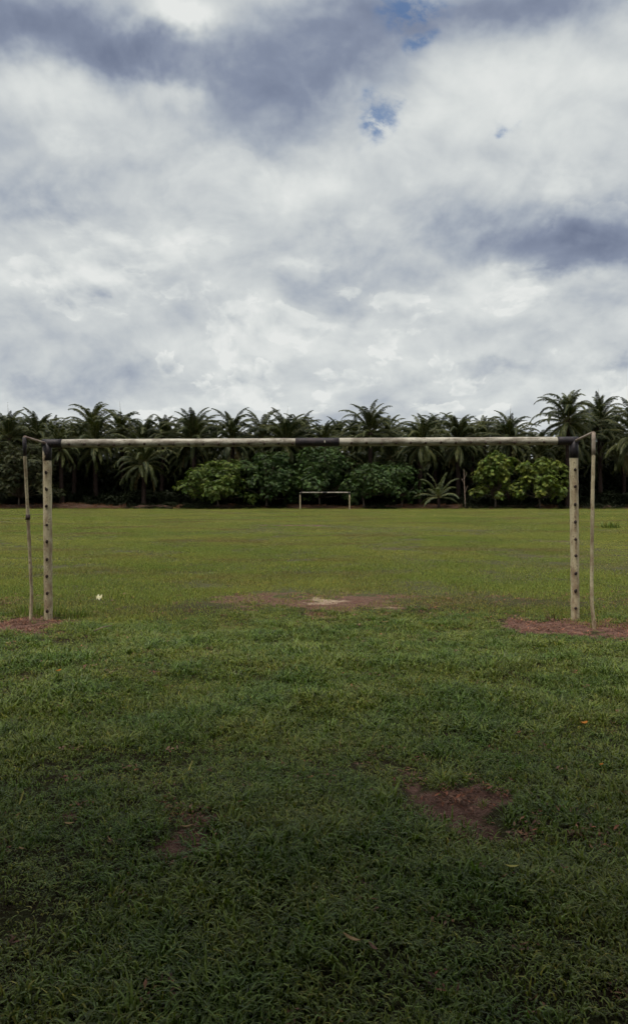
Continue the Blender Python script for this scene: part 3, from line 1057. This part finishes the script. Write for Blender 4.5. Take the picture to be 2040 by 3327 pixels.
# ------------------------------------------------------------------ broadleaf trees
def broadleaf(name, label, u0, u1, vtop, d, mat, seed, base_v=1150, leaf=0.42, clusters=420, group=None, flat=0.6, trunks=1, cat='tree'):
    """a bushy tree between columns u0 and u1 of the 1511-wide view, its top at row vtop"""
    rs = random.Random(seed)
    a, b = P(u0 / 0.7407, vtop / 0.7407, d), P(u1 / 0.7407, vtop / 0.7407, d)
    x0, w, H = (a.x + b.x) / 2, (b.x - a.x) * 1.12, a.z
    zb = P(u0, base_v / 0.7407, d).z if base_v else 0.8
    e = empty(name, (x0, d, 0))
    tag(e, label, cat, group)
    # lobes: ragged tiers of foliage
    lobes = []
    nl = 30
    for i in range(nl):
        t = i / nl
        zz = zb + (H - zb) * (0.08 + 0.82 * ((i + rs.random()) / nl))
        k = (zz - zb) / (H - zb)
        spread = math.sqrt(max(0.05, 1 - max(0, k - 0.25) ** 2 / 0.62))
        ang = i * 2.4 + rs.uniform(-0.4, 0.4)
        rr = w * 0.42 * spread * rs.uniform(0.35, 1.12)
        r = w * rs.uniform(0.08, 0.16)
        lobes.append((Vector((math.cos(ang) * rr, math.sin(ang) * rr * 0.85, min(zz, H - r * 0.75) + rs.uniform(-0.5, 0.3))), r))
    lobes.append((Vector((rs.uniform(-0.2, 0.2) * w, 0, H - w * 0.07)), w * 0.11))
    lobes.append((Vector((0, 0, zb + (H - zb) * 0.5)), w * 0.26))
    tot = sum(r * r for _, r in lobes)
    mb = MB()
    for c, r in lobes:
        n = max(10, int(clusters * r * r / tot))
        for _ in range(n):
            dv = Vector((rs.gauss(0, 1), rs.gauss(0, 1), rs.gauss(0.25, 1))).normalized()
            pc = c + Vector((dv.x * r, dv.y * r, dv.z * r * flat)) * (rs.uniform(0.62, 1.08) if rs.random() > 0.07 else rs.uniform(1.1, 1.5))
            axis_ = (dv + Vector((0, 0, 0.9))).normalized()
            sx = axis_.orthogonal().normalized()
            sy = axis_.cross(sx)
            kk = 0.5 * rs.uniform(0.45, 1.5)
            yl = rs.uniform(-0.12, 0.15)
            nlv = rs.randint(8, 13)
            for j in range(nlv):
                aa = j * 2.399 + rs.uniform(-0.4, 0.4)
                out = (sx * math.cos(aa) + sy * math.sin(aa))
                ll = leaf * rs.uniform(0.65, 1.15)
                d0 = (out + axis_ * rs.uniform(0.0, 0.6)).normalized()
                d1 = (d0 + Vector((0, 0, -rs.uniform(0.4, 1.1)))).normalized()
                wv = d0.cross(axis_).normalized() * ll * 0.24
                m = pc + d0 * ll * 0.5
                tp = m + d1 * ll * 0.55
                k2 = kk * rs.uniform(0.85, 1.15)
                mb.add([pc, m + wv, tp, m - wv], [(0, 1, 2, 3)], 0, (k2 * (1 + yl), k2, k2 * (1 - yl)))
    link('crown', mb.mesh('leaf_crown', mat), e)
    tb = MB()
    for q in range(trunks):
        ox = 0 if trunks == 1 else (q / (trunks - 1) - 0.5) * w * 0.45
        fork = Vector((ox * 1.1 + rs.uniform(-0.2, 0.2), rs.uniform(-0.2, 0.2), zb * 0.7 + 0.6))
        tb.tube([(ox, 0, -0.2), (ox + rs.uniform(-0.1, 0.1), 0, fork.z * 0.5), fork], [0.2, 0.15, 0.12], 7, 0)
        for c, r in lobes[q::trunks]:
            mid = fork.lerp(c, 0.5) + Vector((rs.uniform(-0.2, 0.2), rs.uniform(-0.2, 0.2), 0.15))
            tb.tube([fork, mid, c + Vector((0, 0, r * 0.3))], [0.08, 0.05, 0.02], 5, 0)
    link('trunk', tb.mesh('tree_trunk', M['bark'], True), e)
    return e


GB = 'broadleaf trees along the far edge of the field'
broadleaf('broadleaf_tree', 'bushy green tree at the left end of the row behind the far goal', 445, 606, 1106, 111.5, M['leaf_mid'], 11, 1207, 0.34, 2300, GB)
broadleaf('broadleaf_tree', 'darker green bushy tree second from left behind the far goal', 570, 712, 1086, 112.5, M['leaf_dark'], 12, 1207, 0.32, 2200, GB)
broadleaf('broadleaf_tree', 'tallest dark green domed tree right behind the far goal', 672, 868, 1070, 114.0, M['leaf_dark'], 13, 1200, 0.34, 3400, GB)
broadleaf('broadleaf_tree', 'dark green spreading tree on bare trunks, right of the far goal', 832, 1010, 1112, 112.0, M['leaf_dark'], 14, 1194, 0.32, 2500, GB, trunks=2)
broadleaf('broadleaf_tree', 'taller of the two lime-green trees, left one', 1136, 1248, 1084, 111.5, M['leaf_lime'], 15, 1203, 0.36, 1350, GB)
broadleaf('broadleaf_tree', 'lower lime-green tree beside the right goal post', 1232, 1364, 1098, 111.0, M['leaf_lime'], 16, 1203, 0.36, 1600, GB)
broadleaf('broadleaf_tree', 'dull olive-brown tree behind the left goal post at the edge', -40, 132, 1062, 112.5, M['leaf_olive'], 17, 1200, 0.34, 2900, GB)


def coconut_palm():
    p = P(1055 / 0.7407, 1196 / 0.7407, 110.2)
    e = empty('young_palm', (p.x, 110.2, 0))
    tag(e, 'small feathery pale green palm standing between the dark and lime-green trees', 'palm tree')
    mb = MB()
    mb.tube([(0, 0, -0.3), (0.04, 0, 0.6), (0, 0, 1.2), (0, 0, 2.0)], [0.26, 0.22, 0.24, 0.1], 8, 0)
    link('trunk', mb.mesh('young_palm_trunk', M['palm_bark'], True), e)
    r_ = random.Random(5)
    for i in range(15):
        k = min(4, i // 3)
        q = r_.uniform(0.85, 1.05)
        link('frond', FR_YOUNG[k], e, (0, 0, 1.7), (0, 0, i * 2.399 + 0.3), (q, q, q))


coconut_palm()


def sapling():
    p = P(1118 / 0.7407, 1130 / 0.7407, 110.8)
    e = empty('bare_sapling', (p.x, 110.8, 0))
    tag(e, 'slim pale bare sapling trunk between small palm and lime-green tree', 'sapling')
    mb = MB()
    mb.tube([(0.1, 0, -0.1), (0.05, 0, 1.6), (-0.04, 0, 3.4), (-0.1, 0, 5.0), (-0.12, 0, 6.0)], [0.10, 0.08, 0.07, 0.05, 0.02], 7, 0)
    link('trunk', mb.mesh('sapling_trunk', M['pale_bark'], True), e)
    for (z, dx, dz) in ((2.2, 0.5, 1.4), (3.6, -0.45, 1.1), (4.6, 0.35, 0.9)):
        mb = MB()
        mb.tube([(0, 0, z), (dx * 0.5, 0.05, z + dz * 0.55), (dx, 0.1, z + dz)], [0.04, 0.03, 0.012], 5, 0)
        link('branch', mb.mesh('sapling_branch', M['pale_bark'], True), e)


sapling()


def undergrowth():
    """ferns and seedlings on the plantation floor: one dark mass"""
    rng = np.random.default_rng(12)

    def bush(seed):
        r_ = random.Random(seed)
        mb = MB()
        for _ in range(170):
            a, rr, z = r_.uniform(0, 6.28), 1.1 * math.sqrt(r_.random()), r_.random() ** 1.2 * 2.0
            c = Vector((math.cos(a) * rr * (1 - z * 0.25), math.sin(a) * rr * (1 - z * 0.25), z))
            dv = Vector((math.cos(a) + r_.uniform(-0.6, 0.6), math.sin(a) + r_.uniform(-0.6, 0.6), r_.uniform(-0.5, 0.6))).normalized()
            sv = dv.cross(Vector((0, 0, 1))).normalized() * 0.12
            l = r_.uniform(0.4, 0.75)
            k = 0.5 * r_.uniform(0.7, 1.3)
            mb.add([c - sv * 0.4, c + dv * l * 0.5 - sv, c + dv * l + Vector((0, 0, -0.15)), c + dv * l * 0.5 + sv], [(0, 1, 2, 3)], 0, (k, k, k))
        return mb.mesh('undergrowth_bush', M['under'])
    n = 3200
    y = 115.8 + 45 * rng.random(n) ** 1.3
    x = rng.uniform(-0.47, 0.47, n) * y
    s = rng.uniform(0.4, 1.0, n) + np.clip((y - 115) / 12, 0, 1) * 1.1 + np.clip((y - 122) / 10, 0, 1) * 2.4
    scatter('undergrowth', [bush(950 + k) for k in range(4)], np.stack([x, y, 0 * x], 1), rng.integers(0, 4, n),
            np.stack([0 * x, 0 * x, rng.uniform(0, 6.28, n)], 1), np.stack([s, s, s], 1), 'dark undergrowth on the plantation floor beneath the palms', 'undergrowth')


undergrowth()


# ------------------------------------------------------------------ near goal
def pipe(name, pts, r, mat, parent, n=18, seed=0, wob=0.03, label=None):
    """a slightly uneven old pipe through pts, resampled"""
    rs_ = random.Random(seed)
    pts = [Vector(p) for p in pts]
    P2, R2 = [], []
    for i in range(len(pts) - 1):
        seg = (pts[i + 1] - pts[i]).length
        m = max(2, int(seg / 0.09))
        for k in range(m if i < len(pts) - 2 else m + 1):
            P2.append(pts[i].lerp(pts[i + 1], k / m) + Vector((rs_.gauss(0, 1), rs_.gauss(0, 1), 0)) * r * 0.02)
            R2.append(r * (1 + rs_.uniform(-wob, wob)))
    mb = MB()
    mb.tube(P2, R2, n, 0)
    o = link(name, mb.mesh(name, mat, False), parent)
    me = o.data
    me.polygons.foreach_set('use_smooth', [len(p.vertices) == 4 for p in me.polygons])
    if label:
        o['label'] = label
    return o


def stub_mesh():
    """rusted remains of a net hook: a short bent peg on a small weld"""
    mb = MB()
    mb.tube([(0, 0.012, 0), (0, -0.003, 0), (0, -0.006, 0)], [0.022, 0.020, 0.012], 9, 0)
    mb.tube([(0, 0, 0), (0, -0.016, 0.002), (0, -0.026, 0.010), (0, -0.027, 0.020)], [0.011, 0.010, 0.009, 0.007], 6, 0)
    return mb.mesh('net_hook', M['rust'], True)


def near_goal():
    YL, YR = 10.10, 10.14
    g = empty('goal', (0, YL, 0))
    tag(g, 'weathered cream-painted goal frame with black bands standing in the foreground', 'goal')
    O = Vector((0, -YL, 0))
    r = 0.058
    lt, lb = Vector((-3.678, YL, 2.424)), Vector((-3.660, YL, -0.15))
    rt, rb = Vector((3.594, YR, 2.462)), Vector((3.616, YR, -0.15))

    def on(a, b, z):
        return a.lerp(b, (z - a.z) / (b.z - a.z))
    pl = pipe('post', [lb + O, lt + O], r, M['cream'], g, 20, 1)
    pr = pipe('post', [rb + O, rt + O], r, M['cream'], g, 20, 2)
    cb = pipe('crossbar', [lt + O, rt + O], r * 0.98, M['cream_bar'], g, 20, 3)
    # black painted collars and bands, a coat thicker than the pipe
    pipe('black_band', [on(lb, lt, 2.185) + O, lt + O + Vector((0, 0, 0.004))], r * 1.035, M['black'], pl, 20, 4, 0.02)
    pipe('black_band', [on(rb, rt, 2.225) + O, rt + O + Vector((0, 0, 0.004))], r * 1.035, M['black'], pr, 20, 5, 0.02)

    def along(x):
        return lt.lerp(rt, (x - lt.x) / (rt.x - lt.x)) + O
    pipe('black_band', [along(-3.74), along(-3.47)], r * 1.03, M['black'], cb, 20, 6, 0.02)
    pipe('black_band', [along(3.36), along(3.655)], r * 1.03, M['black'], cb, 20, 7, 0.02)
    pipe('black_band', [along(-0.255), along(0.350)], r * 1.03, M['black'], cb, 20, 8, 0.01)
    hk = stub_mesh()
    rs_ = random.Random(3)
    for (a, b, par, off, zs) in ((lb, lt, pl, 0.08, [2.02, 1.79, 1.56, 1.30, 1.07, 0.825, 0.595, 0.36, 0.115]),
                                 (rb, rt, pr, -0.12, [2.06, 1.83, 1.58, 1.34, 1.10, 0.875, 0.63, 0.39, 0.15])):
        for z in zs:
            an = off + rs_.uniform(-0.08, 0.08)
            link('net_hook', hk, par, on(a, b, z) + O + Vector((math.sin(an) * r * 1.0, -math.cos(an) * r * 1.0, 0)),
                 (rs_.uniform(-0.2, 0.2), rs_.uniform(-0.5, 0.5), an), (1, 1, rs_.uniform(0.9, 1.3)))
    x = -3.36
    while x < 3.3:
        if not (-0.29 < x < 0.39):
            an = R(24) + rs_.uniform(-0.1, 0.1)
            link('net_hook', hk, cb, along(x) + Vector((0, -math.cos(an) * r, -math.sin(an) * r)), (an, rs_.uniform(-0.4, 0.4), 0), (0.9, 0.9, 0.9))
        x += 0.203 + rs_.uniform(-0.01, 0.01)
    # rear supports: a thin bar from each corner to an upright
    sl = [(-3.885, 9.98, -0.12), (-3.872, 9.98, 0.42), (-3.868, 9.95, 0.9), (-3.868, 9.86, 1.5), (-3.862, 9.78, 2.05), (-3.865, 9.70, 2.477)]
    sl = [(-(CX - u) / F * d, d, CAM_Z + (HY - v) / F * d) for (u, v, d) in
          ((99, 2030, 10.0), (101, 1985, 10.0), (103, 1930, 9.98), (95, 1760, 9.92), (91, 1680, 9.88), (85, 1560, 9.80), (81, 1480, 9.75), (79, 1420, 9.72))]
    s_l = pipe('rear_upright', [Vector(p) + O for p in sl], 0.0225, M['cream'], g, 12, 9, 0.10)
    pipe('black_band', [Vector(sl[6]) + O, Vector(sl[7]) + O], 0.0245, M['black'], s_l, 12, 10, 0.05)
    j = Vector(sl[4]) + O
    pipe('pipe_joint', [j + Vector((0, 0, -0.035)), j + Vector((0, 0, 0.035))], 0.030, M['rust'], s_l, 12, 11, 0.1)
    sr = [((u - CX) / F * d, d, CAM_Z + (HY - v) / F * d) for (u, v, d) in
          ((1932, 2060, 9.42), (1929, 2025, 9.42), (1923, 1965, 9.42), (1922, 1900, 9.42), (1923, 1780, 9.42), (1925, 1600, 9.42), (1928, 1480, 9.42), (1928, 1405, 9.42))]
    s_r = pipe('rear_upright', [Vector(p) + O for p in sr], 0.0235, M['cream'], g, 12, 12, 0.10)
    pipe('weathered_band', [Vector(sr[6]) + O, Vector(sr[7]) + O], 0.0247, M['rustpipe'], s_r, 12, 13, 0.05)
    pipe('top_bar', [lt + O + Vector((-0.01, -0.05, 0.0)), Vector(sl[7]) + O + Vector((0, 0, 0.005))], 0.017, M['rustpipe'], g, 10, 14, 0.06)
    pipe('top_bar', [rt + O + Vector((0.01, -0.05, 0.0)), Vector(sr[7]) + O + Vector((0, 0, 0.004))], 0.016, M['rustpipe'], g, 10, 15, 0.06)


near_goal()


def far_goal():
    d = 107.4
    g = empty('goal', (0, d, 0))
    tag(g, 'small distant cream goal frame at the far end before the trees', 'goal')
    xl, xr = (975.3 - CX) / F * d, (1135.7 - CX) / F * d
    r = 0.088
    for x in (xl, xr):
        p = pipe('post', [(x, 0, -0.1), (x, 0, 2.50)], r, M['cream'], g, 12, 21)
        pipe('black_band', [(x, 0, 2.16), (x, 0, 2.505)], r * 1.06, M['black'], p, 12, 22)
    c = pipe('crossbar', [(xl, 0, 2.48), (xr, 0, 2.48)], r * 0.97, M['cream_bar'], g, 12, 23)
    for a, b in ((xl - 0.02, xl + 0.25), (xr - 0.25, xr + 0.02), ((xl + xr) / 2 - 0.32, (xl + xr) / 2 + 0.32)):
        pipe('black_band', [(a, 0, 2.48), (b, 0, 2.48)], r * 1.05, M['black'], c, 12, 24)


far_goal()


# ------------------------------------------------------------------ small things on the grass
def curled_leaf(name, label, u, v, length, width, az, mat, cat='leaf', lift=0.05, curl=0.5, group=None, up=0.0):
    length, lift = length * 0.85, lift * 0.8
    x, y = G(u / 0.7407, v / 0.7407)
    z = float(ground_h(x, y)) + lift
    mb = MB()
    n = 7
    rows = []
    for i in range(n):
        t = i / (n - 1)
        w = width * math.sin(math.pi * (0.06 + 0.88 * t)) ** 0.8 * 0.5
        xx = (t - 0.5) * length
        zz = curl * length * ((t - 0.5) ** 2) * 1.6 + up * t * length
        yy = 0.08 * length * math.sin(t * 3.0)
        rows.append([(xx, yy - w, zz + w * 0.5), (xx, yy, zz), (xx, yy + w, zz + w * 0.5)])
    vs = [p for r_ in rows for p in r_]
    fs = []
    for i in range(n - 1):
        for k in range(2):
            fs.append((i * 3 + k, i * 3 + k + 1, i * 3 + k + 4, i * 3 + k + 3))
    mb.add(vs, fs, 0, (0.5, 0.5, 0.5))
    me = mb.mesh(name, mat, True)
    o = link(name, me, None, (x, y, z), (0, 0, az))
    so = o.modifiers.new('thickness', 'SOLIDIFY')
    so.thickness = 0.0012
    tag(o, label, cat, group)
    return o


GL = 'fallen leaves on the grass'
curled_leaf('fallen_leaf', 'long pale dry leaf lying in the dark grass at bottom centre', 846, 2334, 0.085, 0.018, R(-38), M['dry'], group=GL, lift=0.075)
curled_leaf('fallen_leaf', 'reddish dry leaf just right of the pale one at bottom centre', 897, 2350, 0.06, 0.014, R(-60), M['litter'], group=GL, lift=0.075)
curled_leaf('fallen_leaf', 'tan dry leaf beside the small bare patch, left of centre', 449, 2034, 0.062, 0.015, R(12), M['dry'], group=GL, lift=0.055)
curled_leaf('fallen_leaf', 'short pale leaf at lower left above the dark tuft', 166, 2011, 0.05, 0.016, R(5), M['dry'], group=GL, lift=0.06)
curled_leaf('fallen_leaf', 'small pale leaf near the left edge in the lower part', 52, 2066, 0.04, 0.012, R(-25), M['dry'], group=GL, lift=0.06)
curled_leaf('fallen_leaf', 'yellowish curled leaf low on the right side', 1232, 2150, 0.07, 0.016, R(-8), M['yellow'], group=GL, lift=0.065)
curled_leaf('fallen_leaf', 'orange leaf on the grass right of centre, below the right post', 1405, 1749, 0.07, 0.04, R(15), M['orange'], group=GL, lift=0.07, curl=0.8)
curled_leaf('fallen_leaf', 'small orange-brown leaf on the grass below the left post', 141, 1640, 0.07, 0.03, R(60), M['orange'], group=GL, lift=0.07)
curled_leaf('fallen_leaf', 'small orange leaf right of the large bare red patch', 1447, 1864, 0.04, 0.018, R(30), M['orange'], group=GL, lift=0.06)
curled_leaf('yellow_leaf', 'upright yellow blade left of centre above the small bare patch', 458, 1886, 0.06, 0.010, R(70), M['yellow'], 'grass blade', lift=0.09, up=0.9)
curled_leaf('yellow_leaf', 'bright yellow upright blade near the left edge', 52, 1960, 0.055, 0.010, R(80), M['yellow'], 'grass blade', lift=0.06, up=1.2)
curled_leaf('fallen_leaf', 'pale dry leaf lying below the worn goalmouth patch', 926, 1503, 0.11, 0.03, R(0), M['dry'], group=GL, lift=0.04)


def scrap():
    x, y = G(238 / 0.7407, 1443 / 0.7407)
    rs_ = random.Random(8)
    mb = MB()
    n, m = 9, 6
    vs, fs = [], []
    for i in range(n):
        for k in range(m):
            a = i / (n - 1) - 0.5
            b = k / (m - 1) - 0.5
            vs.append((a * 0.085 + rs_.uniform(-0.008, 0.008), b * 0.05 + rs_.uniform(-0.008, 0.008), 0.035 + 0.028 * math.sin(a * 9) * math.cos(b * 7) + rs_.uniform(-0.008, 0.012) + 0.05 * b))
    for i in range(n - 1):
        for k in range(m - 1):
            fs.append((i * m + k, (i + 1) * m + k, (i + 1) * m + k + 1, i * m + k + 1))
    mb.add(vs, fs)
    # a loose tail
    mb.add([(-0.04, 0, 0.05), (-0.085, -0.01, 0.062), (-0.09, 0.002, 0.058), (-0.04, 0.012, 0.045)], [(0, 1, 2, 3)])
    o = link('paper_scrap', mb.mesh('paper_scrap', M['paper']), None, (x, y, float(ground_h(x, y)) + 0.02))
    so = o.modifiers.new('thickness', 'SOLIDIFY')
    so.thickness = 0.0015
    tag(o, 'small crumpled cream scrap lying on the grass right of the left post', 'litter')


scrap()


def twig():
    a, b = G(226 / 0.7407, 1533 / 0.7407), G(270 / 0.7407, 1521 / 0.7407)
    mb = MB()
    z = 0.07
    mb.tube([(a[0], a[1], z), ((a[0] + b[0]) / 2, (a[1] + b[1]) / 2, z + 0.02), (b[0], b[1], z + 0.012)], [0.006, 0.006, 0.004], 6, 0)
    tag(link('twig', mb.mesh('twig', M['pale_bark'], True)), 'short dry twig lying in the grass right of the left post', 'twig')


twig()


def clump(name, label, x, y, n, h0, h1, rad, mat, seed, w=0.012):
    me = tuft(seed, n, rad, h0, h1, w * 0.6, w, 0.15, 0.75, mat, 0.05)
    o = link(name, me, None, (x, y, float(ground_h(x, y))))
    tag(o, label, 'grass tuft', 'longer tufts of grass')


x, y = G(1465 / 0.7407, 1271 / 0.7407)
clump('grass_tuft', 'ragged darker grass tuft out on the field right of the right post', x, y, 200, 0.06, 0.50, 0.55, M['grass_near'], 31, 0.05)
clump('grass_tuft', 'long grass tuft left of the left goal post foot', -4.0, 10.55, 240, 0.10, 0.30, 0.42, M['grass_near'], 32, 0.010)
clump('grass_tuft', 'long grass tuft right of the left goal post foot', -3.38, 10.35, 150, 0.08, 0.22, 0.25, M['grass_near'], 33, 0.010)
clump('grass_tuft', 'pale weed tuft beside the red ground left of the right post', (1325 - 755.5) / 1763 * 10.1, 10.1, 26, 0.06, 0.17, 0.06, M['straw'], 34, 0.014)
